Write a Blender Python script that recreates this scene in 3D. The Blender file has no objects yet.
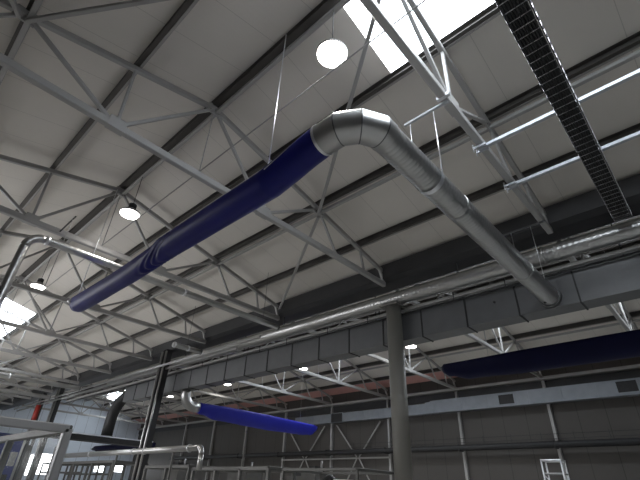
import bpy, bmesh, math, random
from mathutils import Vector, Matrix
random.seed(4)
C = bpy.context.scene.collection
S = 5.5                      # metres per layout unit (height of the truss chords above the eye)
EYE = 1.6
def W(x, y, z): return Vector((x*S, y*S, z*S + EYE))

# ------------------------------------------------------------------ camera
yaw, pitch, roll = -0.764869749, 0.551107225, 0.0436899196
fwd = Vector((math.sin(yaw)*math.cos(pitch), math.cos(yaw)*math.cos(pitch), math.sin(pitch)))
r0 = Vector((math.cos(yaw), -math.sin(yaw), 0)); u0 = r0.cross(fwd)
rt = r0*math.cos(roll) + u0*math.sin(roll); up = -r0*math.sin(roll) + u0*math.cos(roll)
cam = bpy.data.cameras.new('camera'); co = bpy.data.objects.new('camera', cam); C.objects.link(co)
m = Matrix((rt, up, -fwd)).transposed().to_4x4(); m.translation = Vector((0, 0, EYE)); co.matrix_world = m
cam.sensor_width = 36; cam.lens = 413.15/640*36; cam.clip_start = .05; cam.clip_end = 300
bpy.context.scene.camera = co

# ------------------------------------------------------------------ world, exposure, light strengths
wd = bpy.data.worlds.new('world'); bpy.context.scene.world = wd; wd.use_nodes = True
wd.node_tree.nodes['Background'].inputs[0].default_value = (.75, .85, 1, 1)
wd.node_tree.nodes['Background'].inputs[1].default_value = 1.0
vs = bpy.context.scene.view_settings
vs.view_transform = 'Standard'; vs.look = 'None'; vs.exposure = 0.62; vs.gamma = 1; vs.use_curve_mapping = False
SKYLIGHT = 7.0               # daylight given off by the translucent roof lights, seen and added
LAMP_DISC = 14.0
LAMP_SPOT = 330.0
WINDOW = 5.0
SIDE_FILL = 4.2

# ------------------------------------------------------------------ materials
def mat(name, col, rough=.6, metal=0., noise=.12, nscale=6., bump=0., emit=None, estr=0., spec=.5):
    mt = bpy.data.materials.new(name); mt.use_nodes = True; nt = mt.node_tree; b = nt.nodes['Principled BSDF']
    b.inputs['Roughness'].default_value = rough; b.inputs['Metallic'].default_value = metal
    b.inputs['Specular IOR Level'].default_value = spec
    b.inputs['Base Color'].default_value = (*col, 1)
    if emit:
        b.inputs['Emission Color'].default_value = (*emit, 1); b.inputs['Emission Strength'].default_value = estr
    if noise:
        tc = nt.nodes.new('ShaderNodeTexCoord'); n = nt.nodes.new('ShaderNodeTexNoise')
        n.inputs['Scale'].default_value = nscale; n.inputs['Detail'].default_value = 4
        nt.links.new(tc.outputs['Object'], n.inputs['Vector'])
        mx = nt.nodes.new('ShaderNodeMixRGB'); mx.blend_type = 'MIX'
        mx.inputs[1].default_value = (*[c*(1-noise) for c in col], 1)
        mx.inputs[2].default_value = (*[min(1, c*(1+noise)) for c in col], 1)
        nt.links.new(n.outputs['Fac'], mx.inputs[0]); nt.links.new(mx.outputs[0], b.inputs['Base Color'])
        if bump:
            bp = nt.nodes.new('ShaderNodeBump'); bp.inputs['Strength'].default_value = bump; bp.inputs['Distance'].default_value = .02
            nt.links.new(n.outputs['Fac'], bp.inputs['Height']); nt.links.new(bp.outputs[0], b.inputs['Normal'])
    return mt
def seamed(name, col, axis, pitchm, width=.014, rough=.55, dark=.45, ribs=True, phase=0.):
    """sheet panels: thin dark joints every pitchm metres along an axis, faint ribs between them"""
    mt = mat(name, col, rough, 0, .07, .8); nt = mt.node_tree; b = nt.nodes['Principled BSDF']
    src = b.inputs['Base Color'].links[0].from_socket
    g = nt.nodes.new('ShaderNodeNewGeometry'); sp = nt.nodes.new('ShaderNodeSeparateXYZ'); nt.links.new(g.outputs['Position'], sp.inputs[0])
    def math_(op, a, v=None):
        n = nt.nodes.new('ShaderNodeMath'); n.operation = op
        nt.links.new(a, n.inputs[0])
        if v is not None: n.inputs[1].default_value = v
        return n.outputs[0]
    x = math_('ADD', sp.outputs[axis], 200 + phase)
    d = math_('FRACT', math_('DIVIDE', x, pitchm)); line = math_('LESS_THAN', d, width/pitchm)
    mx = nt.nodes.new('ShaderNodeMixRGB'); mx.inputs[2].default_value = (*[c*dark for c in col], 1)
    nt.links.new(line, mx.inputs[0]); nt.links.new(src, mx.inputs[1]); nt.links.new(mx.outputs[0], b.inputs['Base Color'])
    if ribs:
        s = math_('SINE', math_('MULTIPLY', x, 2*math.pi/(pitchm/8)))
        bp = nt.nodes.new('ShaderNodeBump'); bp.inputs['Strength'].default_value = .08; bp.inputs['Distance'].default_value = .004
        nt.links.new(s, bp.inputs['Height']); nt.links.new(bp.outputs[0], b.inputs['Normal'])
    return mt
M = dict(
    roof=seamed('white_roof_sheet', (.68, .645, .60), 0, 1.03, .012, .6, .72),
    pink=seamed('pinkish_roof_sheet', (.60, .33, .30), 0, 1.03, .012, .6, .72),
    wall=seamed('grey_wall_panel', (.066, .060, .055), 0, 1.18, .03),
    endwall=seamed('white_wall_panel', (.62, .68, .76), 1, 1.1, .03),
    floor=mat('concrete', (.44, .43, .405), .7, 0, .15, .6),
    steel=mat('painted_light_grey_steel', (.35, .345, .34), .45, 0, .06, 3),
    purlin=mat('shade_dark_purlin', (.085, .078, .073), .6, .2, .2, 4),
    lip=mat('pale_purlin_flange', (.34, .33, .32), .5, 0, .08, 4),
    galv=mat('galvanised_spiral_steel', (.46, .46, .46), .34, .92, .10, 5, 0),
    galvbright=mat('bright_zinc_steel', (.80, .81, .84), .3, .85, .06, 9),
    sheet=mat('dull_zinc_sheet', (.115, .118, .124), .40, .15, .18, 3, .05),
    wallduct=mat('pale_zinc_sheet', (.25, .27, .30), .45, .45, .15, 3),
    zinc=mat('white_zinc_channel', (.42, .44, .48), .45, .3, .06, 9),
    dark=mat('dark_iron', (.03, .03, .032), .55, .3, .2, 8),
    black=mat('black_rubber', (.012, .012, .013), .5, 0, .1, 8),
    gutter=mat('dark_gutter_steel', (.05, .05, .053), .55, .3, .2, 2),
    blue=mat('navy_duct_textile', (.008, .010, .135), .42, 0, .2, 3, .15, spec=.22),
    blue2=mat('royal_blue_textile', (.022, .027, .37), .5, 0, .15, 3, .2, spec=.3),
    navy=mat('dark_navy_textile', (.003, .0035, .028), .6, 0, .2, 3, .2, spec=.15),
    cyl=mat('grey_column_paint', (.16, .155, .14), .5, 0, .08, 2),
    alu=mat('anodised_aluminium', (.40, .40, .41), .4, .6, .05, 6),
    mach=mat('blue_machine_paint', (.02, .035, .22), .4, 0, .1, 3),
    red=mat('red_paint', (.35, .03, .02), .5, 0, .1, 4),
    white=mat('white_plastic', (.8, .8, .8), .4, 0, .03, 4),
    frame=mat('grey_machine_steel', (.12, .118, .112), .5, .3, .2, 5),
    sky=mat('translucent_roof_light', (.9, .9, .9), .4, 0, 0, emit=(.86, .93, 1.0), estr=SKYLIGHT),
    pane=mat('daylit_window_glass', (.9, .9, .9), .3, 0, 0, emit=(.95, .98, 1.0), estr=WINDOW),
    sidefill=mat('added_side_fill_glass', (.9, .9, .9), .3, 0, 0, emit=(.97, .98, 1.0), estr=SIDE_FILL),
    disc=mat('glowing_lamp_lens', (.9, .9, .9), .4, 0, 0, emit=(1.0, .965, .92), estr=LAMP_DISC),
    lampbody=mat('grey_lamp_housing', (.35, .34, .33), .4, .3, .05, 5),
)
g = bpy.data.materials.new('clear_guard_panel'); g.use_nodes = True
gb = g.node_tree.nodes['Principled BSDF']; gb.inputs['Base Color'].default_value = (.8, .85, .88, 1); gb.inputs['Alpha'].default_value = .04
gb.inputs['Roughness'].default_value = .08; M['clear'] = g

# ------------------------------------------------------------------ mesh helpers
class MB:
    def __init__(s): s.v = []; s.f = []; s.sm = []
    def add(s, vs, fs, smooth=False):
        o = len(s.v); s.v += [Vector(v) for v in vs]; s.f += [[i+o for i in f] for f in fs]; s.sm += [smooth]*len(fs); return s
    def box(s, a, b):
        (x0, y0, z0), (x1, y1, z1) = a, b
        return s.add([(x0,y0,z0),(x1,y0,z0),(x1,y1,z0),(x0,y1,z0),(x0,y0,z1),(x1,y0,z1),(x1,y1,z1),(x0,y1,z1)],
                     [(3,2,1,0),(4,5,6,7),(0,1,5,4),(1,2,6,5),(2,3,7,6),(3,0,4,7)])
    def prof(s, p, q, pts, upv=(0,0,1)):
        """extrude a closed 2-D outline from p to q"""
        p = Vector(p); q = Vector(q); d = (q-p).normalized(); u = Vector(upv)
        if abs(d.dot(u)) > .97: u = Vector((1,0,0))
        sx = d.cross(u).normalized(); sy = sx.cross(d).normalized(); n = len(pts)
        vs = [c + sx*a + sy*b for c in (p, q) for a, b in pts]
        fs = [(i, (i+1) % n, n+(i+1) % n, n+i) for i in range(n)] + [tuple(range(n-1, -1, -1)), tuple(range(n, 2*n))]
        return s.add(vs, fs)
    def bar(s, p, q, w, h=None, upv=(0,0,1)):
        h = h or w; e = min(w, h)*.12
        return s.prof(p, q, [(-w/2+e,-h/2),(w/2-e,-h/2),(w/2,-h/2+e),(w/2,h/2-e),(w/2-e,h/2),(-w/2+e,h/2),(-w/2,h/2-e),(-w/2,-h/2+e)], upv)
    def rings(s, cs, rs, n=16, cap=True, frames=None, smooth=True):
        """tube through centres cs with radii rs (number or (rx, ry))"""
        cs = [Vector(c) for c in cs]; vs = []; fs = []
        for i, c in enumerate(cs):
            d = (cs[min(i+1, len(cs)-1)] - cs[max(i-1, 0)]).normalized() if not frames else Vector(frames[i]).normalized()
            u = Vector((0,0,1)) if abs(d.z) < .9 else (Vector((1,0,0)) if abs(d.x) < .9 else Vector((0,1,0)))
            if abs(d.z) >= .9: u = Vector((0,1,0)) if abs(d.y) < .6 else Vector((1,0,0))
            sx = d.cross(u).normalized(); sy = sx.cross(d).normalized()
            r = rs[i] if isinstance(rs, (list, tuple)) else rs
            ra, rb = r if isinstance(r, (list, tuple)) else (r, r)
            vs += [c + sx*ra*math.cos(2*math.pi*k/n) + sy*rb*math.sin(2*math.pi*k/n) for k in range(n)]
        for i in range(len(cs)-1):
            fs += [(i*n+k, i*n+(k+1) % n, (i+1)*n+(k+1) % n, (i+1)*n+k) for k in range(n)]
        s.add(vs, fs, smooth)
        if cap:
            o = len(s.v)-len(vs); s.f += [[o+k for k in range(n-1, -1, -1)], [o+(len(cs)-1)*n+k for k in range(n)]]; s.sm += [False, False]
        return s
    def tube(s, p, q, r, n=12): return s.rings([p, q], r, n)
    def path(s, pts, r, n=12):
        pts = [Vector(p) for p in pts]
        fr = []
        for i in range(len(pts)):
            a = (pts[i]-pts[i-1]).normalized() if i else (pts[1]-pts[0]).normalized()
            b = (pts[i+1]-pts[i]).normalized() if i < len(pts)-1 else a
            fr.append(a+b)
        # parallel transported frame
        vs = []; fs = []; u = None
        for i, c in enumerate(pts):
            d = fr[i].normalized()
            if u is None: u = Vector((0,0,1)) if abs(d.z) < .9 else Vector((0,1,0))
            u = (u - d*u.dot(d)).normalized(); w = d.cross(u)
            rr = r[i] if isinstance(r, (list, tuple)) else r
            vs += [c + u*rr*math.cos(2*math.pi*k/n) + w*rr*math.sin(2*math.pi*k/n) for k in range(n)]
        for i in range(len(pts)-1):
            fs += [(i*n+k, i*n+(k+1) % n, (i+1)*n+(k+1) % n, (i+1)*n+k) for k in range(n)]
        fs += [tuple(range(n-1, -1, -1)), tuple((len(pts)-1)*n+k for k in range(n))]
        return s.add(vs, fs, True)
    def build(s, name, m, parent=None):
        me = bpy.data.meshes.new(name)
        if parent is not None:
            off = parent.location.copy(); pp = parent.parent
            while pp: off += pp.location; pp = pp.parent
        else:
            off = sum(s.v, Vector())/len(s.v); off.z = min(v.z for v in s.v)
        me.from_pydata([v-off for v in s.v], [], s.f)
        bm = bmesh.new(); bm.from_mesh(me); bmesh.ops.recalc_face_normals(bm, faces=bm.faces); bm.to_mesh(me); bm.free()
        me.polygons.foreach_set('use_smooth', s.sm)
        me.materials.append(M[m] if isinstance(m, str) else m)
        o = bpy.data.objects.new(name, me); C.objects.link(o)
        if parent is not None: o.parent = parent
        else: o.location = off
        return o
def tag(o, label, cat, group=None, kind=None):
    o['label'] = label; o['category'] = cat
    if group: o['group'] = group
    if kind: o['kind'] = kind
    return o
def struct(o, label=None):
    o['kind'] = 'structure'
    if label: o['label'] = label
    return o
def thing(name, loc, label, cat, group=None):
    o = bpy.data.objects.new(name, None); C.objects.link(o); o.location = loc; o.empty_display_size = .2
    return tag(o, label, cat, group)
def copy_tree(o, parent=None):
    c = o.copy(); C.objects.link(c)
    if parent: c.parent = parent
    for ch in list(o.children): copy_tree(ch, c)
    return c
def copy_thing(o, loc, label):
    c = copy_tree(o); c.location = loc; c['label'] = label; return c

# ------------------------------------------------------------------ layout constants (units)
R1, R2, HALF = .545, 3.075, 1.215      # ridge lines of the two halls and half span
SL = .24                               # roof slope
ZR = 1.413                             # underside of the roof at the ridge
XA, XB = -9.0, 1.9                     # end walls
YN, YW = -.70, 4.30                    # near wall, far wall
ZF = -EYE/S
TX = [-.307 - .862*k for k in range(11)]
def roofz(y, base=ZR):
    r = R1 if y < (R1+R2)/2 else R2
    return base - SL*abs(y-r)

# ------------------------------------------------------------------ shell
struct(MB().box(W(XA-.1, YN-.1, ZF-.03), W(XB+.1, YW+.1, ZF)).build('floor', 'floor'))
struct(MB().box(W(XA-.1, YW, ZF), W(XB+.1, YW+.04, 1.13)).build('wall_far', 'wall'))
NW = [(-3.65, -2.65), (-5.05, -3.95), (-6.6, -5.5)]; NZ = (.10, .72)  # unseen glowing strips, added to brighten the left of the ceiling
nm = MB(); xs = sorted({XA-.1, XB+.1} | {v for w in NW for v in w})
for i in range(len(xs)-1):
    if (xs[i], xs[i+1]) in NW:
        nm.box(W(xs[i], YN-.04, ZF), W(xs[i+1], YN, NZ[0])); nm.box(W(xs[i], YN-.04, NZ[1]), W(xs[i+1], YN, 1.13))
    else: nm.box(W(xs[i], YN-.04, ZF), W(xs[i+1], YN, 1.13))
struct(nm.build('wall_near', 'wall'))
for i, (a, b) in enumerate(NW):
    wo = struct(MB().box(W(a, YN-.025, NZ[0]), W(b, YN-.02, NZ[1])).build('window_%d' % (i+20), 'sidefill'), 'long unseen window strip added to the near side wall for fill light')
    f = MB()
    for k in range(5):
        x = a+(b-a)*k/4; f.box(W(x-.005, YN-.02, NZ[0]), W(x+.005, YN-.004, NZ[1]))
    for z in NZ: f.box(W(a, YN-.02, z-.005), W(b, YN-.004, z+.005))
    f.build('window_frame', 'steel', wo)
struct(MB().box(W(XB, YN, ZF), W(XB+.04, YW, 1.42)).build('wall_right', 'wall'))
WIN = [(3.60, 3.80, .19, .36), (3.89, 4.15, .21, .37), (2.49, 2.58, .08, .40), (2.66, 2.84, .10, .43)]
# end wall with window openings
def wall_with_holes():
    mb = MB(); ys = sorted({YN, YW} | {w[0] for w in WIN} | {w[1] for w in WIN}); zs = sorted({ZF, 1.13} | {w[2] for w in WIN} | {w[3] for w in WIN})
    for i in range(len(ys)-1):
        for j in range(len(zs)-1):
            cy, cz = (ys[i]+ys[i+1])/2, (zs[j]+zs[j+1])/2
            if any(w[0] < cy < w[1] and w[2] < cz < w[3] for w in WIN): continue
            mb.box(W(XA-.04, ys[i], zs[j]), W(XA, ys[i+1], zs[j+1]))
    for r in (R1, R2):
        a, b, c = W(XA-.04, r-HALF-.05, 1.13), W(XA-.04, r+HALF+.05, 1.13), W(XA-.04, r, ZR+.01)
        t = Vector((.04*S, 0, 0)); mb.add([a, b, c, a+t, b+t, c+t], [(0,1,2), (5,4,3), (0,3,4,1), (1,4,5,2), (2,5,3,0)])
    return mb
struct(wall_with_holes().build('wall_left', 'endwall'))
for i, w in enumerate(WIN):
    wo = struct(MB().box(W(XA-.025, w[0], w[2]), W(XA-.02, w[1], w[3])).build('window_%d' % (i+1), 'pane'), 'tall daylit window in the white end wall')
    f = MB(); t = .008
    for a, b in (((w[0], w[2]), (w[1], w[2]+t)), ((w[0], w[3]-t), (w[1], w[3])), ((w[0], w[2]), (w[0]+t, w[3])), ((w[1]-t, w[2]), (w[1], w[3]))):
        f.box(W(XA-.02, *a), W(XA+.004, *b))
    f.build('window_frame', 'dark', wo)

# roof slopes, cut into cells so that the roof lights are real openings
SKY = [(-.505, .62, 'A+'), (-5.58, -4.465, 'A+'), (-.30, .62, 'A-'), (-8.40, -7.45, 'B+'), (-.5, .62, 'B+'), (-2.0, -.8, 'B+'), (-3.6, -2.4, 'B+')]  # near-slope and last second-hall openings are unseen, added to brighten the halls
def slope(rid, sgn, y0, y1, key, m='roof', name='ceiling'):
    """y0,y1 distance from the ridge; openings span .03 to .327"""
    holes = [(a, b) for a, b, k in SKY if k == key]
    xs = sorted({XA, XB} | {v for h in holes for v in h}); us = sorted({y0, y1} | ({.032, .327} if holes else set()))
    mb = MB(); TH = .02
    for i in range(len(xs)-1):
        for j in range(len(us)-1):
            cx, cu = (xs[i]+xs[i+1])/2, (us[j]+us[j+1])/2
            if .032 < cu < .327 and any(a < cx < b for a, b in holes): continue
            q = [W(x, rid+sgn*u, ZR-SL*u+t) for t in (0, TH) for x, u in ((xs[i], us[j]), (xs[i+1], us[j]), (xs[i+1], us[j+1]), (xs[i], us[j+1]))]
            mb.add(q, [(3,2,1,0),(4,5,6,7),(0,1,5,4),(1,2,6,5),(2,3,7,6),(3,0,4,7)])
    return struct(mb.build(name, m))
slope(R1, 1, 0, HALF+.05, 'A+'); slope(R1, -1, 0, HALF+.05, 'A-'); slope(R2, -1, 0, HALF+.05, 'B-')
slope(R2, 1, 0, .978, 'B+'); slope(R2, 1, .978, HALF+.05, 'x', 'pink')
n = 5
for a, b, key in SKY:
    rid = R1 if key[0] == 'A' else R2; sg = 1 if key[1] == '+' else -1
    q = [W(x, rid+sg*u, ZR-SL*u+t) for t in (.006, .010) for x, u in ((a, .032), (b, .032), (b, .327), (a, .327))]
    mb = MB(); mb.add(q, [(3,2,1,0),(4,5,6,7),(0,1,5,4),(1,2,6,5),(2,3,7,6),(3,0,4,7)])
    struct(mb.build('window_%d' % n, 'sky'), 'blown-out translucent roof light next to the ridge'); n += 1
# valley gutter between the halls, head beam on the far wall
gy = (R1+R2)/2
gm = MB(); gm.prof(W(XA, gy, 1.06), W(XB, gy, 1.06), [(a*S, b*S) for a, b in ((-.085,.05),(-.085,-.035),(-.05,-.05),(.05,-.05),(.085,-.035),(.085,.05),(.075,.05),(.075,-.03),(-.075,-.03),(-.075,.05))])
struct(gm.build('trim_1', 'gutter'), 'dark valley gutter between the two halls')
struct(MB().box(W(XA, YW-.06, .975), W(XB, YW, 1.0)).build('trim_2', 'steel'), 'light grey head beam along the far wall')
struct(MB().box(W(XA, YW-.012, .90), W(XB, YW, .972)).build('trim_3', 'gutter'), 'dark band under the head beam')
# posts on the far wall
for k, x in enumerate(TX[:9]):
    struct(MB().box(W(x-.012, YW-.035, ZF), W(x+.012, YW, .975)).build('wall_post', 'steel'), 'light grey wall post')

# ------------------------------------------------------------------ trusses
def make_truss(x, rid, label):
    t = thing('roof_truss', W(x, rid, 1.0), label, 'truss')
    P = lambda u, z: W(x, rid+u, z)
    top = lambda u: 1.363 - SL*abs(u)
    MB().bar(P(-1.2, 1), P(1.2, 1), .125, .15).build('bottom_chord', 'steel', t)
    for s in (-1, 1):
        MB().bar(P(0, 1.363), P(s*1.2, top(1.2)), .10, .12).build('top_chord', 'steel', t)
        webs = [(.327, top(.327), .316, 1, .055), (.316, 1, .654, top(.654), .07), (.654, top(.654), .80, 1, .06),
                (.985, top(.985), 1.02, 1, .06), (1.16, top(1.16), 1.20, 1, .08), (0, 1.363, .316, 1, .07)]
        for a, b, c, d, w in webs:
            MB().bar(P(s*a, b), P(s*c, d), w, w, (1,0,0)).build('web_strut', 'steel', t)
        for u in (0, .654):
            if u == 0 and s == 1: continue
            z = top(u); g = MB().box(P(s*u-.03, z-.032) - Vector((.018,0,0)), P(s*u+.03, z+.018) + Vector((.018,0,0)))
            gp = g.build('gusset_plate', 'steel', t)
            b = MB()
            for dy, dz in ((-.02,-.02),(-.02,.005),(.02,-.02),(.02,.005)):
                p = P(s*u+dy, z+dz); b.tube(p-Vector((.035,0,0)), p+Vector((.035,0,0)), .014, 6)
            b.build('bolts', 'dark', gp)
        MB().box(P(s*.316-.028, .985)-Vector((.07,0,0)), P(s*.316+.028, 1.03)+Vector((.07,0,0))).build('node_plate', 'steel', t)
    MB().bar(P(0, 1.363), P(0, 1.0), .02).build('hanger_rod', 'steel', t)
    return t
NEAR = ['near-hall truss crossing under the blown-out skylight, with white channels bolted to it',
        'near-hall truss passing right behind the long navy textile duct at mid length',
        'near-hall truss whose lower chord runs above the slim silver pipe on the left',
        'near-hall truss seen just beyond the closed end of the navy textile duct',
        'near-hall truss at the right edge of the small left skylight',
        'near-hall truss under the middle of the small left skylight',
        'near-hall truss beyond the small left skylight, sixth past the skylight one',
        'distant near-hall truss, fourth from the end wall', 'distant near-hall truss, third from the end wall',
        'distant near-hall truss, second from the end wall', 'distant near-hall truss closest to the end wall']
FAR = ['second-hall truss above the dark navy duct at the right edge',
       'second-hall truss with brightly lit webs just right of the round grey column',
       'second-hall truss with brightly lit webs left of the round grey column',
       'second-hall truss ending above the square grille of the wall duct at centre',
       'second-hall truss passing over the tip of the royal blue duct',
       'second-hall truss passing over the middle of the royal blue duct',
       'second-hall truss passing over the silver elbow of the royal blue duct',
       'second-hall truss seen just right of the dark fluted column pair', 'second-hall truss just left of the small far skylight',
       'second-hall truss under the small far skylight', 'second-hall truss closest to the white end wall']
proto = make_truss(TX[0], R1, NEAR[0]); proto['group'] = 'roof trusses of the near hall'
for i, x in enumerate(TX[1:10], 1): copy_thing(proto, W(x, R1, 1.0), NEAR[i])
for i, x in enumerate(TX[:10]):
    c = copy_thing(proto, W(x, R2, 1.0), FAR[i]); c['group'] = 'roof trusses of the second hall'

# ------------------------------------------------------------------ purlins and longitudinal ties
ORD = {0: 'at the ridge', 1: 'one step down from the ridge', 2: 'two steps down from the ridge', 3: 'three steps down, nearest the gutter'}
def purlin(rid, k, side, label, grp):
    y = rid + side*k*.3265; z = ZR - SL*k*.3265
    a, b = W(XA+.01, y, z-.019), W(XB-.01, y, z-.019)
    t = thing('roof_purlin', W(-4, y, z-.037), label, 'purlin', grp)
    w = .11 if k else .16
    MB().prof(a, b, [(-w/2, -.095), (w/2, -.095), (w/2, -.08), (-w/2+.03, -.08), (-w/2+.03, .085), (w/2, .085), (w/2, .095), (-w/2, .095)]).build('web', 'purlin', t)  # dark web and pale lip colours stand in for shade and lit edge
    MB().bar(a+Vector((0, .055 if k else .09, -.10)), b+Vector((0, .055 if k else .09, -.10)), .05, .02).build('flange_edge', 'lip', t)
for rid, hall in ((R1, 'near-hall'), (R2, 'second-hall')):
    for side, sn in ((1, 'far' if rid == R1 else 'outer'), (-1, 'near' if rid == R1 else 'inner')):
        for k in range(0 if side == 1 else 1, 4):
            purlin(rid, k, side, 'dark %s roof purlin %s%s' % (hall, ORD[k], '' if k == 0 else ' on the %s slope' % sn), 'purlins of the %s' % hall)
for rid, hall in ((R1, 'near-hall'), (R2, 'second-hall')):
    for u, nm in ((-.654, 'lower on the near slope'), (0, 'just below the ridge purlin'), (.654, 'lower on the far slope')):
        z = 1.350 - SL*abs(u)
        tag(MB().bar(W(XA+.01, rid+u+.012, z), W(XB-.01, rid+u+.012, z), .09, .09).build('tie_tube', 'steel'), 'pale %s tie tube %s' % (hall, nm), 'tie beam')

# diagonal roof braces
def brace(p, q, label, w=.075):
    tag(MB().bar(p, q, w, w).build('roof_brace', 'steel'), label, 'brace', 'diagonal roof braces')
z12 = 1.33-SL*.654
brace(W(TX[0]-.01, R1+.02, 1.325), W(TX[1]+.01, R1+.645, z12), 'long diagonal brace crossing the skylight and rising behind the silver elbow')
brace(W(TX[1]-.01, R1+.665, z12), W(TX[2]+.01, R1+1.19, 1.06), 'diagonal brace falling from the middle truss node to the gutter')
brace(W(TX[0]-.01, R1-.02, 1.325), W(TX[1]+.01, R1-.645, z12), 'diagonal brace at the top left running up from the bolted node')
brace(W(TX[4]-.01, R1+.02, 1.325), W(TX[5]+.01, R1+.645, z12), 'diagonal brace under the right part of the left skylight')
brace(W(TX[5]-.01, R1+.665, z12), W(TX[6]+.01, R1+1.19, 1.06), 'diagonal brace beyond the left skylight falling to the gutter')
brace(W(TX[4]-.01, R1-.02, 1.325), W(TX[5]+.01, R1-.645, z12), 'diagonal brace on the near slope by the left skylight')
brace(W(TX[1]+.01, R1-.665, z12), W(TX[0]-.01, R1-1.19, 1.06), 'diagonal brace from the top left node towards the near eave')
tag(MB().tube(W(XA+.01, R1, 1.018), W(XB-.01, R1, 1.018), .014, 6).build('tie_cable', 'steel'), 'thin pale cable strung along the middle of the truss bottom chords', 'cable')

# ------------------------------------------------------------------ ducts
def ribbed(mb, p, q, r, pitch=.11, n=32, amp=.0028):
    p, q = Vector(p), Vector(q); L = (q-p).length; k = max(1, int(L/pitch)); cs = []; rs = []; d = (q-p)/L
    for i in range(k):
        s = i*L/k
        for ds, dr in ((0, amp), (pitch*.16, amp), (pitch*.22, 0), (pitch*.9, 0)): cs.append(p+d*(s+ds)); rs.append(r+dr)
    cs.append(q); rs.append(r)
    return mb.rings(cs, rs, n, smooth=True)
DX, DZ, DY, DR = -.390, .737, .526, .0378
t = thing('spiral_duct', W(DX, 1.2, DZ-DR), 'large silver spiral duct with gored elbow feeding the navy textile duct', 'duct')
y0 = DY+.088
ribbed(MB(), W(DX, y0, DZ), W(DX, 1.80, DZ), DR*S, .075).build('pipe', 'galv', t)
# gored elbow, mitred segments
Rc = .090; cx, cyy = DX-Rc, DY+Rc; el = MB(); seam = MB()
mit = [math.radians(a) for a in (15, 45, 75)]
k = Rc/math.cos(math.radians(15))
cent = [(cx+Rc, y0)] + [(cx+k*math.cos(a), cyy-k*math.sin(a)) for a in mit] + [(cx-.035, cyy-Rc)]
dirs = [0] + mit + [math.pi/2]
def mring(c, a, r, n=40):
    # plane normal bisects the segments; slightly stretched across the bend
    nrm = Vector((-math.sin(a), -math.cos(a), 0)); side = Vector((math.cos(a), -math.sin(a), 0)); st = 1/math.cos(math.radians(15)) if a not in (0, math.pi/2) else 1
    return [W(c[0], c[1], DZ) + (side*math.cos(2*math.pi*i/n)*r*st + Vector((0,0,1))*math.sin(2*math.pi*i/n)*r)*S for i in range(n)]
n_ = 40
for i in range(len(cent)-1):
    a = mring(cent[i], dirs[i], DR*1.06); b = mring(cent[i+1], dirs[i+1], DR*1.06)
    seg = MB().add(a+b, [(j, (j+1) % n_, n_+(j+1) % n_, n_+j) for j in range(n_)], True)
    o = seg.build('elbow_gore', 'galv', t)
    c = MB(); a2 = mring(cent[i+1], dirs[i+1], DR*1.07); nr = Vector((-math.sin(dirs[i+1]), -math.cos(dirs[i+1]), 0))*.008
    c.add([v-nr for v in b]+[v-nr for v in a2]+[v+nr for v in a2]+[v+nr for v in b], [(r*n_+j, r*n_+(j+1) % n_, (r+1)*n_+(j+1) % n_, (r+1)*n_+j) for r in range(3) for j in range(n_)])
    c.build('seam', 'sheet', o)
for yy in (.98, 1.5):
    MB().rings([W(DX, yy-.006, DZ), W(DX, yy-.006, DZ), W(DX, yy+.006, DZ), W(DX, yy+.006, DZ)], [DR*S, DR*S+.009, DR*S+.009, DR*S], 40, frames=[(0,1,0)]*4).build('collar', 'galv', t)
MB().rings([W(DX, 1.795, DZ), W(DX, 1.8105, DZ)], DR*S+.035, 40).build('end_flange', 'sheet', t)
MB().tube(W(DX-.012, 1.76, DZ-DR-.001), W(DX-.012, 1.76, DZ-DR+.004), .03, 10).build('drain_plug', 'dark', t)
# suspension bar and rods under the skylight truss
t = thing('suspension_bar', W(-.37, .826, .985), 'bright slotted channel under the skylight truss with rods holding the big duct', 'bracket')
MB().prof(W(-.445, .820, .982), W(-.300, .820, .982), [(-.022,-.02),(.022,-.02),(.022,.02),(.012,.02),(.012,-.01),(-.012,-.01),(-.012,.02),(-.022,.02)]).build('channel', 'zinc', t)
for x in (DX-DR-.002, DX+DR+.002):
    MB().tube(W(x, .826, .99), W(x, .826, DZ), .009, 8).build('threaded_rod', 'galvbright', t)
MB().box(W(-.325, .80, .985), W(-.285, .81, .997)).build('clamp', 'galvbright', t)
MB().rings([W(DX, .818, DZ), W(DX, .834, DZ)], DR*S+.014, 32, cap=False).build('hanger_strap', 'galvbright', t)
for yy, nm in ((1.62, 'second pair of thin rods holding the big duct near the gutter'),):
    t = thing('suspension_bar', W(DX, yy, .985), nm, 'bracket')
    MB().bar(W(-.47, yy, .98), W(-.29, yy, .98), .035).build('channel', 'sheet', t)
    for x in (DX-DR-.002, DX+DR+.002): MB().tube(W(x, yy, .98), W(x, yy, DZ), .007, 6).build('threaded_rod', 'galvbright', t)

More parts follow.
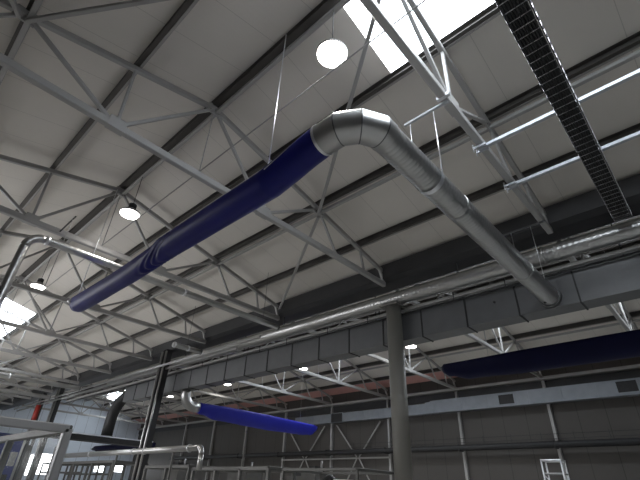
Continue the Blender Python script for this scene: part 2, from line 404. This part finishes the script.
# half-round textile ducts: flat top seam, belly hanging below
def textile(name, label, path, m, wr=.01, n=40, folds=(), step=.10):
    """path: (centre of the top seam, half width, belly depth, rise of the top)"""
    t = thing(name, path[len(path)//2][0], label, 'duct')
    cs = []; rs = []
    for i in range(len(path)-1):
        a, ra = path[i][0], path[i][1:]; b, rb = path[i+1][0], path[i+1][1:]; k = max(2, int((b-a).length/step))
        for j in range(k):
            f = j/k; e = f*f*(3-2*f); cs.append(a.lerp(b, f)); rs.append([u+(v-u)*e for u, v in zip(ra, rb)])
    cs.append(path[-1][0]); rs.append(path[-1][1:])
    mb = MB(); d = (cs[-1]-cs[0]).normalized(); sx = d.cross(Vector((0,0,1))).normalized(); vs = []; run = 0
    for i, c in enumerate(cs):
        if i: run += (cs[i]-cs[i-1]).length
        for q in range(n):
            th = 2*math.pi*q/n; co_, si = math.cos(th), math.sin(th); w = 1 + wr*math.sin(3*th+run*2.1)*math.sin(run*1.3)
            if si < .15:
                for (p0, wid, amp) in folds:
                    dd = run-p0+.9*si
                    w -= amp*math.exp(-(dd/wid)**2)*(.5+.5*math.sin(dd*26+2.2*th))
            vs.append(c + sx*rs[i][0]*w*co_ + Vector((0,0,1))*(rs[i][1] if si < 0 else rs[i][2])*w*si)
    fs = [(i*n+q, i*n+(q+1) % n, (i+1)*n+(q+1) % n, (i+1)*n+q) for i in range(len(cs)-1) for q in range(n)]
    fs += [tuple(range(n-1, -1, -1)), tuple((len(cs)-1)*n+q for q in range(n))]
    mb.add(vs, fs, True); mb.build('textile_tube', m, t)
    return t
def TP(x, y, z, a, b, c): return (W(x, y, z), a*S, b*S, c*S)
Y = DY; X0 = DX-.09-.035
pth = [TP(X0+.008, Y, DZ, .0405, .0405, .0405), TP(X0-.03, Y, DZ-.004, .0410, .043, .036), TP(X0-.12, Y-.002, .716, .0440, .046, .012), TP(X0-.18, Y-.003, .704, .0450, .046, .004), TP(-1.20, Y-.003, .702, .0450, .045, .003),
       TP(-1.27, Y-.001, .697, .0400, .047, .004), TP(-1.5, Y, .692, .0385, .049, .004), TP(-1.84, Y, .695, .0400, .053, .006), TP(-1.965, Y, .698, .0400, .054, .010), TP(-2.01, Y, .700, .034, .044, .012), TP(-2.028, Y, .695, .018, .022, .010)]
tx = textile('textile_duct', 'long navy blue textile air duct hanging diagonally across the picture', pth, 'blue', .008, n=64, step=.035, folds=((3.62, .30, .22), (8.0, .12, .14)))
MB().rings([W(X0+.010, Y, DZ), W(X0+.002, Y, DZ)], .0415*S, 40, cap=False).build('clamp_band', 'galvbright', tx)
MB().box(W(X0-.002, Y-.008, DZ+.0405), W(X0+.012, Y+.008, DZ+.048)).build('clamp_bolt', 'galvbright', tx)
MB().rings([W(-1.985, Y-.036, .690), W(-2.00, Y-.041, .688)], [.05, .035], 20).build('end_cord_plug', 'galvbright', tx)
MB().path([W(X0, Y-.028, DZ+.030), W(X0-.08, Y-.044, DZ-.012), W(X0-.15, Y-.050, DZ-.040)], .006, 6).build('zip_cord', 'alu', tx)
for x, z1, lab in ((-.70, 1.38, 'thin white wire dropping from the ridge to the navy duct near its elbow'), (-2.0, 1.36, 'thin white wire holding the closed end of the navy duct')):
    w = thing('hanging_wire', W(x, Y-.01, DZ), lab, 'wire')
    MB().tube(W(x, Y-.012, z1-.02), W(x, Y-.012, .705), .010, 6).build('wire', 'galvbright', w)
    MB().tube(W(x, Y-.012, .722), W(x, Y-.012, .703), .018, 8).build('hook', 'galvbright', w)

# big spiral duct along the gutter
SPY, SPZ, SPR = 1.768, .908, .036
t = thing('spiral_duct', W(-1.5, SPY, SPZ-SPR), 'long silver spiral main duct running beneath the valley gutter', 'duct')
ribbed(MB(), W(-4.6, SPY-.01, SPZ-.005), W(1.6, SPY, SPZ), SPR*S, .12, 28, .0018).build('pipe', 'galv', t)
for x in (-.36, -1.6, -2.9, -4.2, .9):
    MB().rings([W(x-.006, SPY, SPZ), W(x+.006, SPY, SPZ)], SPR*S+.02, 32).build('collar', 'galv', t)
for x in (-.75, -2.0, -3.2):
    MB().bar(W(x, SPY, SPZ+SPR), W(x, SPY, 1.012), .03).build('hanger', 'dark', t)

# rectangular main duct
BY0, BY1, BZ0, BZ1 = 1.812, 1.906, .690, .831
t = thing('rectangular_duct', W(-1.5, 1.86, BZ0), 'big dull zinc rectangular duct hung behind the round grey column', 'duct')
MB().box(W(-4.30, BY0, BZ0), W(1.6, BY1, BZ1)).build('duct_body', 'sheet', t)
x = -.76+.237*8
while x > -4.29:
    f = MB(); e = .004
    for s in (0,):
        for a, b in (((BY0-e, BZ0-e), (BY1+e, BZ0)), ((BY0-e, BZ1), (BY1+e, BZ1+e)), ((BY0-e, BZ0), (BY0, BZ1)), ((BY1, BZ0), (BY1+e, BZ1))):
            f.box(W(x+s-.003, *a), W(x+s+.003, *b))
    f.build('joint_flange', 'dark', t); x -= .237
for x in (-.05, -.62): MB().tube(W(x, BY0-.004, .775), W(x, BY0+.002, .775), .03, 10).build('rivet_cap', 'dark', t)
for x in (-1.3, -2.5, -3.6, -.1): 
    for y in (BY0+.03, BY1-.03): MB().bar(W(x, y, BZ1), W(x, y, 1.0 if y < 1.9 else .99), .025).build('hanger_rod', 'dark', t)
# elbow of this duct down to a cross duct
t = thing('duct_elbow', W(-4.57, 1.86, .41), 'dark duct elbow dropping from the main duct onto a cross duct', 'duct')
pp = []
for a in range(0, 91, 15): pp.append(W(-4.302-.27*math.sin(math.radians(a)), 1.86, .76-.22*(1-math.cos(math.radians(a)))))
pp.append(W(-4.572, 1.86, .402))
MB().path(pp, .052*S, 24).build('elbow', 'dark', t)
MB().rings([W(-4.572, 1.86, .410), W(-4.572, 1.86, .3995)], .32, 20).build('flange', 'sheet', t)
t = thing('cross_duct', W(-4.6, 1.9, .36), 'dark horizontal cross duct behind the aluminium enclosure', 'duct')
MB().box(W(-4.65, 1.2, .345), W(-4.50, 2.32, .398)).build('duct_body', 'dark', t)
for y in (1.25, 2.28): MB().bar(W(-4.58, y, ZF), W(-4.58, y, .346), .12).build('support_leg', 'frame', t)
MB().box(W(-4.503, 1.2, .391), W(-4.494, 2.32, .402)).build('top_edge', 'galvbright', t)

# services between the round and the rectangular duct
for y, z, r, m, lab, x0 in ((1.80, .855, .045, 'steel', 'pale pipe running just under the silver main duct', -5.9), (1.797, .826, .026, 'black', 'thin black pipe running under the pale pipe', -5.9),
                        (1.90, .898, .05, 'lip', 'pale conduit above the rectangular duct', -5.9), (1.96, .904, .05, 'lip', 'second pale conduit behind the first above the rectangular duct', -5.9)):
    o = MB(); o.tube(W(x0, y, z), W(1.6, y, z), r, 10)
    if lab.startswith('pale pipe'): o = MB().box(W(x0, y+.004, z-.009), W(1.6, y+.024, z+.005))
    tag(o.build('service_pipe', m), lab, 'pipe')
BRK = ['under the main duct at the right edge of the picture', 'just left of where the big elbowed duct crosses', 'second to the left of the big elbowed duct', 'just right of the round grey column', 'first left of the round grey column', 'second left of the round grey column', 'third left of the round grey column', 'fourth left of the round grey column', 'farthest left, nearest the dark column']
nb = 0
for x in (.05, -.55, -.80, -1.32, -1.62, -1.98, -2.25, -2.62, -2.95):
    tb = thing('pipe_bracket', W(x, 1.83, .83), 'small dark pipe bracket ' + BRK[nb], 'bracket', 'brackets under the main duct'); nb += 1
    MB().bar(W(x, 1.787, .864), W(x, 1.98, .884), .025).build('arm', 'steel', tb)
    MB().bar(W(x, 1.7885, .816), W(x, 1.7885, .866), .022).build('clamp', 'dark', tb)
    MB().bar(W(x-.07, 1.80, .868), W(x+.02, 1.94, .878), .03).build('diagonal', 'lip', tb)
tag(MB().box(W(-2.35, 1.850, .846), W(-1.2, 1.862, .858)).build('light_strip', 'galvbright'), 'shiny straight conduit above the rectangular duct left of the column', 'conduit')
# cable trays on the left
for y, z, lab in ((1.66, .862, 'bright cable trunking below the gutter, upper of the two on the left'), (1.70, .845, 'bright cable trunking below the gutter, lower of the two on the left')):
    tag(MB().box(W(-7.5, y, z), W(-2.1 if y < 1.68 else -2.4, y+.012, z+.016)).build('cable_trunking', 'galv'), lab, 'trunking')

# slim pipes that cross the near hall
def cross_pipe(x, ya, yb, z, label, r=.0165, drop=True, ribs=True):
    t = thing('slim_duct', W(x, ya, ZF if drop else z), label, 'duct')
    if drop:
        R = .055; pts = [W(x, ya+R*(1-math.sin(math.radians(a))), z-R*(1-math.cos(math.radians(a)))) for a in range(0, 91, 15)]
        MB().path(pts, r*S*1.05, 20).build('elbow', 'galv', t)
        ribbed(MB(), W(x, ya, ZF+.0), W(x, ya, z-R), r*S, .13, 20, .0012).build('down_pipe', 'galv', t)
        ya += R
    ribbed(MB(), W(x, ya, z), W(x, yb, z), r*S, .13, 20, .0012).build('pipe', 'galv', t)
    for y in (ya+.005, (ya+yb)/2):
        MB().rings([W(x, y, z), W(x, y+.012, z)], r*S+.012, 20).build('collar', 'galvbright', t)
    MB().tube(W(x, yb-.12, z), W(x, yb-.12, roofz(yb-.12)), .006, 6).build('hanger_rod', 'dark', t)
    MB().rings([W(x, yb-.006, z), W(x, yb, z)], r*S+.014, 20).build('end_cap', 'sheet', t)
    return t
cross_pipe(-1.862, .228, 1.60, .86, 'slim silver pipe rising at the left edge and crossing behind the navy duct')
cross_pipe(-2.722, 1.39, 1.62, .86, 'short silver pipe stub left of centre under the gutter', .0175, False)
cross_pipe(-5.0, .3, 1.62, .86, 'distant slim silver pipe crossing at the lower left', .022, False)
cross_pipe(-5.9, .3, 1.62, .86, 'farthest slim silver pipe crossing at the lower left', .022, False)
t = thing('pipe_hanger', W(-1.862, .33, .88), 'thin rod with a crossbar holding the slim pipe near its elbow', 'bracket')
MB().tube(W(-1.862, .35, .877), W(-1.862, .35, 1.0), .009, 6).build('rod', 'steel', t)
MB().bar(W(-2.03, .35, 1.0), W(-1.83, .35, 1.0), .03).build('crossbar', 'dark', t)

# royal blue duct of the second hall
t = thing('duct_connector', W(-3.25, 2.0, .60), 'short silver elbow feeding the royal blue textile duct', 'duct')
R = .09; X = -3.24
EY0 = 1.862
pts = [W(X, EY0, BZ0-.001), W(X, EY0, .665)] + [W(X, EY0+R*(1-math.cos(math.radians(a))), .665-R*math.sin(math.radians(a))) for a in range(15, 91, 15)] + [W(X, 2.002, .575)]
MB().path(pts, .040*S, 24).build('elbow', 'galv', t)
tx = textile('textile_duct', 'royal blue textile duct hanging low in the second hall', [TP(X, 2.00, .575, .042, .042, .042), TP(X, 2.04, .585, .05, .06, .03), TP(X, 2.2, .612, .06, .11, .006), TP(X, 2.7, .612, .064, .120, .004), TP(X, 3.2, .604, .06, .105, .004), TP(X, 3.36, .602, .055, .09, .006), TP(X, 3.43, .595, .03, .04, .01)], 'blue2', .008)
MB().bar(W(X, 2.10, .620), W(X, 3.40, .610), .03).build('suspension_rail', 'alu', tx)
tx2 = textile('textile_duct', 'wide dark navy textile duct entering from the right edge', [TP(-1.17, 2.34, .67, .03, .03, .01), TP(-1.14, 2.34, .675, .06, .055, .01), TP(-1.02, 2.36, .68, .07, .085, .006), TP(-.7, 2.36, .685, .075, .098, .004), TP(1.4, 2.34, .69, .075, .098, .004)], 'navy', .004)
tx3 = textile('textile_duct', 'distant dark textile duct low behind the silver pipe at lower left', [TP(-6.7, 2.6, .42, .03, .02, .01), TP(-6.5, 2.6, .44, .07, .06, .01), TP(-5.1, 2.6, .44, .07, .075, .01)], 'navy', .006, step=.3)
for tt, xs in ((tx2, (-.9, -.2, .5)), (tx3, (-6.4, -5.4))):
    yy, zz = (2.36, .69) if tt is tx2 else (2.6, .44)
    for x in xs: tag(MB().tube(W(x, yy, zz), W(x, yy, roofz(yy)), .006, 6).build('suspension_wire', 'alu'), 'thin wire holding the %s, %s' % ('wide dark navy duct at the right' if tt is tx2 else 'distant dark textile duct', {-.9: 'by its closed end', -.2: 'near the right edge', .5: 'past the right edge', -6.4: 'by its far end', -5.4: 'by its nearer end'}[x]), 'wire', 'wires of the %s' % ('wide navy duct' if tt is tx2 else 'distant duct'))
for y, w_ in ((2.3, 'near'), (3.2, 'far')): tag(MB().tube(W(X, y, .612), W(X, y, roofz(y)), .006, 6).build('suspension_wire', 'alu'), 'thin wire at the %s end of the royal blue duct' % w_, 'wire')

# wall duct with grilles, dark pipe with cable ladder
t = thing('wall_duct', W(-1.5, 4.2, .77), 'pale zinc rectangular duct with square grilles along the far wall', 'duct')
WY = 4.19
MB().box(W(-2.30, WY, .765), W(1.6, WY+.075, .888)).build('duct_body', 'wallduct', t)
MB().prof(W(-2.36, WY+.04, .82), W(-2.30, WY+.04, .825), [(-.20,-.31),(.20,-.31),(.20,.31),(-.20,.31)]).build('reducer', 'wallduct', t)
MB().box(W(-4.35, WY+.012, .765), W(-2.355, WY+.075, .868)).build('narrow_body', 'wallduct', t)
for x0, x1, z0, z1 in ((-1.57, -1.43, .785, .868), (-.60, -.46, .787, .872), (.3, .45, .787, .872), (-3.70, -3.52, .765, .865)):
    gr = MB()
    yv = WY if x0 > -2 else WY+.012
    gr.box(W(x0, yv-.004, z0), W(x1, yv-.001, z1)); go = gr.build('grille', 'dark', t)
    fr = MB(); e = .007
    for a, b in (((x0-e, z0-e), (x1+e, z0)), ((x0-e, z1), (x1+e, z1+e)), ((x0-e, z0), (x0, z1)), ((x1, z0), (x1+e, z1))):
        fr.box(W(a[0], yv-.007, a[1]), W(b[0], yv, b[1]))
    fr.build('grille_frame', 'wallduct', go)
for x in (-2.25, -1.95, -1.68, -1.30, -1.02, -.75, -.2, .1, -2.62, -2.9, -3.2, -4.0):
    yv = WY if x > -2.3 else WY+.012
    MB().box(W(x-.003, yv-.004, .765), W(x+.003, yv, .868)).build('joint', 'wallduct', t)
t = thing('wall_pipe', W(-1.5, 4.2, .42), 'dark horizontal pipe along the far wall under the cable ladder', 'pipe')
MB().tube(W(-7.4, 4.2, .432), W(1.6, 4.2, .432), .15, 16).build('pipe', 'dark', t)
for x in TX[:8]: MB().box(W(x-.004, 4.17, .402), W(x+.004, 4.262, .46)).build('pipe_bracket', 'dark', t)
t = thing('cable_ladder', W(-1, 4.2, .475), 'dark cable ladder mounted just above the wall pipe', 'cable ladder')
for z in (.478, .515): MB().bar(W(-3.4, 4.215, z), W(1.6, 4.215, z), .02).build('rail', 'dark', t)
x = -3.35
while x < 1.6: MB().bar(W(x, 4.212, .465), W(x, 4.212, .53), .022).build('upright', 'dark', t); x += .26
# bracing on the far wall
def wbar(p, q, label, w=.07, name='wall_brace'):
    tag(MB().bar(p, q, w, w, (0,1,0)).build(name, 'steel'), label, 'brace')
yb = YW-.045
wbar(W(-4.617, yb, .37), W(-2.893, yb, .37), 'horizontal light grey rail between wall posts below the wall pipe', .09, 'wall_rail')
for a, nm in ((-4.617, 'left'), (-3.755, 'right')):
    c = a+.431
    wbar(W(a+.10, yb, .74), W(c-.02, yb, .385), 'sloping brace above the rail in the %s braced bay, left one' % nm)
    wbar(W(a+.76, yb, .74), W(c+.02, yb, .385), 'sloping brace above the rail in the %s braced bay, right one' % nm)
    wbar(W(c-.02, yb, .36), W(a+.05, yb, ZF+.1), 'sloping brace below the rail in the %s braced bay, left one' % nm)
    wbar(W(c+.02, yb, .36), W(a+.81, yb, ZF+.1), 'sloping brace below the rail in the %s braced bay, right one' % nm)

# ------------------------------------------------------------------ columns
t = thing('round_column', W(-1.130, 1.766, ZF), 'round grey column standing right of centre under the silver main duct', 'column')
MB().tube(W(-1.130, 1.766, ZF), W(-1.130, 1.766, .862), .040*S, 32).build('shaft', 'cyl', t)
MB().box(W(-1.19, 1.72, .862), W(-1.08, 1.83, .870)).build('cap_plate', 'cyl', t)
MB().box(W(-1.20, 1.71, ZF), W(-1.07, 1.84, ZF+.008)).build('base_plate', 'dark', t)
def hcol(x, y, label, w=.055, zt=1.015):
    t = thing('steel_column', W(x, y, ZF), label, 'column'); h = w*S/2; f = .05
    MB().prof(W(x, y, ZF), W(x, y, zt), [(-h,-h),(h,-h),(h,-h+f),(.02,-h+f),(.02,h-f),(h,h-f),(h,h),(-h,h),(-h,h-f),(-.02,h-f),(-.02,-h+f),(-h,-h+f)], (1,0,0)).build('shaft', 'gutter', t)
    for dx, dy in ((.034, -.030), (-.034, -.030)):
        MB().tube(W(x+dx, y+dy, ZF), W(x+dx, y+dy, zt-.02), .045, 12).build('down_pipe', 'galv', t)
    MB().box(W(x-.045, y-.045, ZF), W(x+.045, y+.045, ZF+.006)).build('base_plate', 'dark', t)
hcol(-3.40, 1.705, 'dark steel column flanked by shiny down pipes, left of centre')
hcol(-6.02, 1.75, 'distant grey steel column above the aluminium enclosure corner', .05)
hcol(-6.65, 1.75, 'farther dark column behind the red pipe at lower left', .045)
t = thing('red_pipe', W(-6.6, 1.62, .6), 'small red vertical pipe piece near the distant columns', 'pipe')
MB().tube(W(-6.5, 1.69, .62), W(-6.5, 1.69, .84), .16, 12).build('pipe', 'red', t)

# ------------------------------------------------------------------ channels and cable tray at the upper right
for y, lab in ((1.052, 'upper bright white support channel running from the skylight truss to the right edge'), (1.302, 'lower bright support channel running from the skylight truss to the right edge')):
    t = thing('support_channel', W(0, y, .965), lab, 'channel')
    MB().prof(W(-.315, y, .973), W(1.6, y, .973), [(-.035,-.03),(.035,-.03),(.035,.03),(.025,.03),(.025,-.02),(-.025,-.02),(-.025,.03),(-.035,.03)]).build('channel', 'zinc', t)
    for dy in (-.012, .012):
        c = MB().box(W(-.328, y+dy-.003, .968), W(-.286, y+dy+.003, .976)).build('clamp', 'zinc', t)
        MB().tube(W(-.326, y+dy, .958), W(-.326, y+dy, .988), .014, 8).build('bolt', 'galvbright', c)
TXC, TW = -.050, .027
CAB = ['black cable against the left rim of the wire tray', 'black cable second from the left rim of the wire tray', 'black cable third from the left rim of the wire tray', 'black cable just left of the middle of the wire tray',
       'black cable just right of the middle of the wire tray', 'black cable third from the right rim of the wire tray', 'black cable second from the right rim of the wire tray', 'black cable against the right rim of the wire tray']
t = thing('wire_cable_tray', W(TXC, 1.0, .925), 'black wire mesh cable tray running down the upper right corner', 'cable tray')
for i, dx in enumerate((-TW, 0, TW)): MB().tube(W(TXC+dx, -.5, .93), W(TXC+dx, 1.72, .93), .007, 6).build('long_wire', 'dark', t)
for dx in (-TW-.002, TW+.002): MB().tube(W(TXC+dx, -.5, .952), W(TXC+dx, 1.72, .952), .008, 6).build('rim_wire', 'galvbright' if dx > 0 else 'dark', t)
y = -.5
nw = 0
while y < 1.72:
    MB().path([W(TXC-TW-.002, y, .952), W(TXC-TW-.002, y, .93), W(TXC+TW+.002, y, .93), W(TXC+TW+.002, y, .952)], .007, 6).build('cross_wire', 'alu', t); y += .0272; nw += 1
for i in range(8):
    dx = -TW + .0035 + i*.0064; ww = []
    for j in range(24):
        ww.append(W(TXC+dx+random.uniform(-.0002, .0002), -.5+j*2.2/23, .9355))
    tag(MB().path(ww, .0165, 8).build('power_cable', 'black'), CAB[i], 'cable', 'cables in the wire tray')

for i in range(7):
    dx = -TW + .0035 + (i+.5)*.0064
    tag(MB().path([W(TXC+dx, -.5+j*2.2/12, .9355+.0062) for j in range(13)], .0165, 8).build('power_cable', 'black'), 'black cable of the upper layer, mostly hidden behind the lower cables in the wire tray', 'cable', 'upper cables in the wire tray')

# ------------------------------------------------------------------ high-bay lamps
def make_lamp(loc, label, hook, name='high_bay_lamp'):
    t = thing(name, loc, label, 'lamp', 'high-bay lamps'); r = .25; L = loc
    def ringz(mb, prof, n=32): 
        cs = [L+Vector((0,0,z)) for z, _ in prof]; return mb.rings(cs, [q for _, q in prof], n, frames=[(0,0,1)]*len(cs))
    ringz(MB(), [(0, r), (.03, r+.01), (.07, r*.9), (.13, r*.55), (.16, r*.4)]).build('reflector', 'lampbody', t)
    ringz(MB(), [(-.025, r*.80), (-.02, r*.95), (-.004, r*.97)]).build('lens', 'disc', t)
    h = ringz(MB(), [(.16, .09), (.18, .10), (.30, .10), (.33, .06)], 16).build('driver_housing', 'dark', t)
    MB().tube(L+Vector((0,0,.33)), L+Vector((0,0,hook)), .008, 6).build('chain', 'dark', t)
    ld = bpy.data.lights.new('lamp_light', 'SPOT'); ld.energy = LAMP_SPOT; ld.spot_size = math.radians(150); ld.spot_blend = .8; ld.color = (1, .95, .88); ld.shadow_soft_size = .25
    lo = bpy.data.objects.new('lamp_light', ld); C.objects.link(lo); lo.location = (0, 0, -.04); lo.parent = t
    return t
hz = (1.3425-1.11)*S
lp = make_lamp(W(-.514, .552, 1.11), 'dazzling round high-bay lamp glaring beside the big skylight', hz)
for p, lab in (((-1.80, .552, 1.11), 'round high-bay lamp hanging above the navy duct at left'), ((-3.12, .552, 1.11), 'smaller-looking round high-bay lamp at the far left above the skylight'), ((-4.4, .552, 1.11), 'distant high-bay lamp at the left edge'),
               ((-1.823, 3.087, 1.11), 'lit lamp right of the round grey column in the second hall'), ((-3.124, 3.087, 1.11), 'lit lamp in the second hall left of the round grey column'), ((-4.436, 3.087, 1.11), 'lit lamp in the second hall above the royal blue duct'),
               ((-5.79, 3.087, 1.11), 'lit lamp in the second hall right of the dark fluted column')):
    copy_thing(lp, W(*p), lab)

# ------------------------------------------------------------------ machines and frames along the lower edge
t = thing('guard_enclosure', W(-1.3, .2, ZF), 'aluminium-framed machine enclosure with clear panels at the lower left corner', 'machine guard')
EX, EY, EZ = -.985, .322, .092; x2, y2 = -1.75, -.10; w = .085
for (x, y) in ((EX, EY), (EX, y2), (x2, EY), (x2, y2), ((EX+x2)/2, EY)):
    MB().bar(W(x, y, ZF), W(x, y, EZ), w).build('post', 'alu' if x == EX else 'frame', t)
for z in (EZ, -.12, ZF+.02):
    for a, b in (((EX, y2), (EX, EY)), ((x2, y2), (x2, EY)), ((EX, EY), (x2, EY)), ((EX, y2), (x2, y2))):
        MB().bar(W(*a, z), W(*b, z), w).build('rail', 'alu' if a[0] == b[0] == EX else 'frame', t)
for a, b in (((EX, y2), (EX, EY)), ((EX, EY), (x2, EY))):
    v = [W(*a, ZF+.03), W(*b, ZF+.03), W(*b, EZ-.01), W(*a, EZ-.01)]; nn = (v[1]-v[0]).cross(v[3]-v[0]).normalized()*.004
    MB().add([q-nn for q in v]+[q+nn for q in v], [(3,2,1,0),(4,5,6,7),(0,1,5,4),(1,2,6,5),(2,3,7,6),(3,0,4,7)]).build('clear_panel', 'clear', t)
t = thing('blue_machine', W(-2.3, .55, ZF), 'tall blue machine cabinet seen through the aluminium enclosure', 'machine')
MB().box(W(-2.4, .44, ZF), W(-2.2, .565, .158)).build('cabinet', 'mach', t)
MB().box(W(-2.199, .535, .05), W(-2.193, .56, .10)).build('control_panel', 'alu', t)
MB().box(W(-2.199, .47, -.01), W(-2.191, .55, .02)).build('vent', 'dark', t)
MB().box(W(-2.41, .43, .158), W(-2.19, .575, .164)).build('lid', 'mach', t)
for (x, y, z, w) in ((-2.22, .595, .13, .08), (-2.22, .645, .15, .08), (-2.3, .735, .14, .12)):
    tag(MB().bar(W(x, y, ZF), W(x, y, z), w, .08).build('machine_mast', 'frame'), 'dark upright mast %s the blue machine' % {.595: 'right beside', .645: 'one step right of', .735: 'farthest right of'}[y], 'mast')

t = thing('silver_pipe', W(-3.5, 1.5, .19), 'horizontal silver pipe crossing in front of the dark column, turning down at its right end', 'pipe')
R = .035; px = -2.345
pts = [W(px-R*(1-math.sin(math.radians(a))) + R, 1.5, .205-R*(1-math.cos(math.radians(a)))) for a in range(0, 91, 15)]
pts = [W(px+R*math.sin(math.radians(a)), 1.5, .205-R*(1-math.cos(math.radians(a)))) for a in range(0, 91, 15)]
MB().tube(W(-4.55, 1.5, .205), W(px, 1.5, .205), .018*S, 20).build('pipe', 'galv', t)
MB().path(pts, .016*S, 16).build('elbow', 'galv', t)
MB().tube(pts[-1], W(px+R, 1.5, .09), .016*S, 16).build('down_pipe', 'galv', t)
for x in (-3.4, -2.62):
    MB().bar(W(x, 1.5, ZF), W(x, 1.5, .19), .06).build('support_leg', 'frame', t)
for x in (-2.45, -3.0, -3.16, -3.9): MB().rings([W(x, 1.5, .205), W(x+.012, 1.5, .205)], .018*S+.02, 20).build('collar', 'galvbright', t)

def steel_rack(x0, x1, y0, y1, z, label, nposts=3, w=.11, shelves=(.02, -.12)):
    t = thing('steel_rack', W((x0+x1)/2, (y0+y1)/2, ZF), label, 'steel rack')
    for i in range(nposts):
        x = x0+(x1-x0)*i/(nposts-1)
        for y in (y0, y1): MB().bar(W(x, y, ZF), W(x, y, z), w).build('post', 'frame', t)
        MB().bar(W(x, y0, z), W(x, y1, z), w).build('cross_rail', 'frame', t)
    for zz in (z,)+tuple(shelves):
        for y in (y0, y1): MB().bar(W(x0, y, zz), W(x1, y, zz), w).build('rail', 'frame', t)
    return t
steel_rack(-3.16, -2.60, 1.62, 1.80, .118, 'dark steel machine frame below the silver pipe, just right of the dark column')
steel_rack(-2.55, -1.85, 1.62, 1.80, .104, 'low dark machine frame beneath the end of the silver pipe', 4)
steel_rack(-4.9, -3.7, 1.62, 1.9, .16, 'dark machine frame left of the dark column, in front of the bright windows', 4, .10, (.0,))
steel_rack(-6.6, -5.3, 2.0, 2.3, .20, 'distant machine frame beside the aluminium enclosure', 5, .10, (.10,))
steel_rack(-1.74, -1.27, 1.62, 1.9, .098, 'thin dark frame at the bottom centre', 2, .07, (0,))
t = thing('hooded_machine', W(-1.45, 1.70, ZF), 'black rounded machine head with a white cap at the bottom centre', 'machine')
MB().box(W(-1.53, 1.68, ZF), W(-1.37, 1.80, .02)).build('base_cabinet', 'frame', t)
MB().rings([W(-1.50, 1.70, z) for z in (.02, .05, .07, .082)], [.22, .21, .15, .05], 20, frames=[(0,0,1)]*4).build('hood', 'black', t)
MB().box(W(-1.47, 1.69, .02), W(-1.40, 1.76, .062)).build('white_cap', 'white', t)
# small dark machines that fill the band at the bottom
for i, (x, y, w_, h_) in enumerate(((-2.9, 2.3, .22, .13), (-2.3, 2.35, .2, .10), (-3.7, 2.2, .25, .16), (-2.05, 2.2, .12, .12))):
    t = thing('process_machine', W(x, y, ZF), ['dark machine behind the frame right of the dark column', 'dark low machine beneath the royal blue duct', 'dark machine hidden behind the dark column', 'small dark machine right of the silver pipe end'][i], 'machine')
    MB().box(W(x-w_/2, y-.08, ZF), W(x+w_/2, y+.08, h_)).build('body', 'frame', t)
    MB().box(W(x-w_/4, y-.04, h_), W(x+w_/6, y+.05, h_+.03)).build('motor_cover', 'dark', t)
    MB().tube(W(x+w_/3, y, h_), W(x+w_/3, y, h_+.06), .04, 10).build('stack', 'alu', t)
t = thing('vertical_post', W(-3.3, 3.0, ZF), 'tall thin dark post standing in the second hall left of centre', 'post')
MB().bar(W(-4.35, 3.4, ZF), W(-4.35, 3.4, .62), .10).build('shaft', 'frame', t)
MB().box(W(-4.38, 3.37, ZF), W(-4.32, 3.43, ZF+.006)).build('foot_plate', 'dark', t)

# scaffold tower at lower right
t = thing('scaffold_tower', W(-1.10, 3.75, ZF), 'small aluminium scaffold tower at the bottom right in front of the far wall', 'scaffold')
sx0, sx1, sy0, sy1, sz = -1.155, -1.02, 3.70, 3.80, .285
for x in (sx0, sx1):
    for y in (sy0, sy1): MB().tube(W(x, y, ZF), W(x, y, sz), .035, 8).build('standard', 'alu', t)
for j in range(6):
    z = sz - .008 - j*.085
    for y in (sy0, sy1): MB().tube(W(sx0, y, z), W(sx1, y, z), .045 if j == 0 else .025, 8).build('rung', 'galvbright' if j == 0 else 'alu', t)
    for x in (sx0, sx1): MB().tube(W(x, sy0, z), W(x, sy1, z), .025, 8).build('ledger', 'alu', t)
MB().tube(W(sx0, sy0, sz-.1), W(sx1, sy0, sz-.27), .02, 6).build('diagonal', 'alu', t)
bpy.context.view_layer.update()
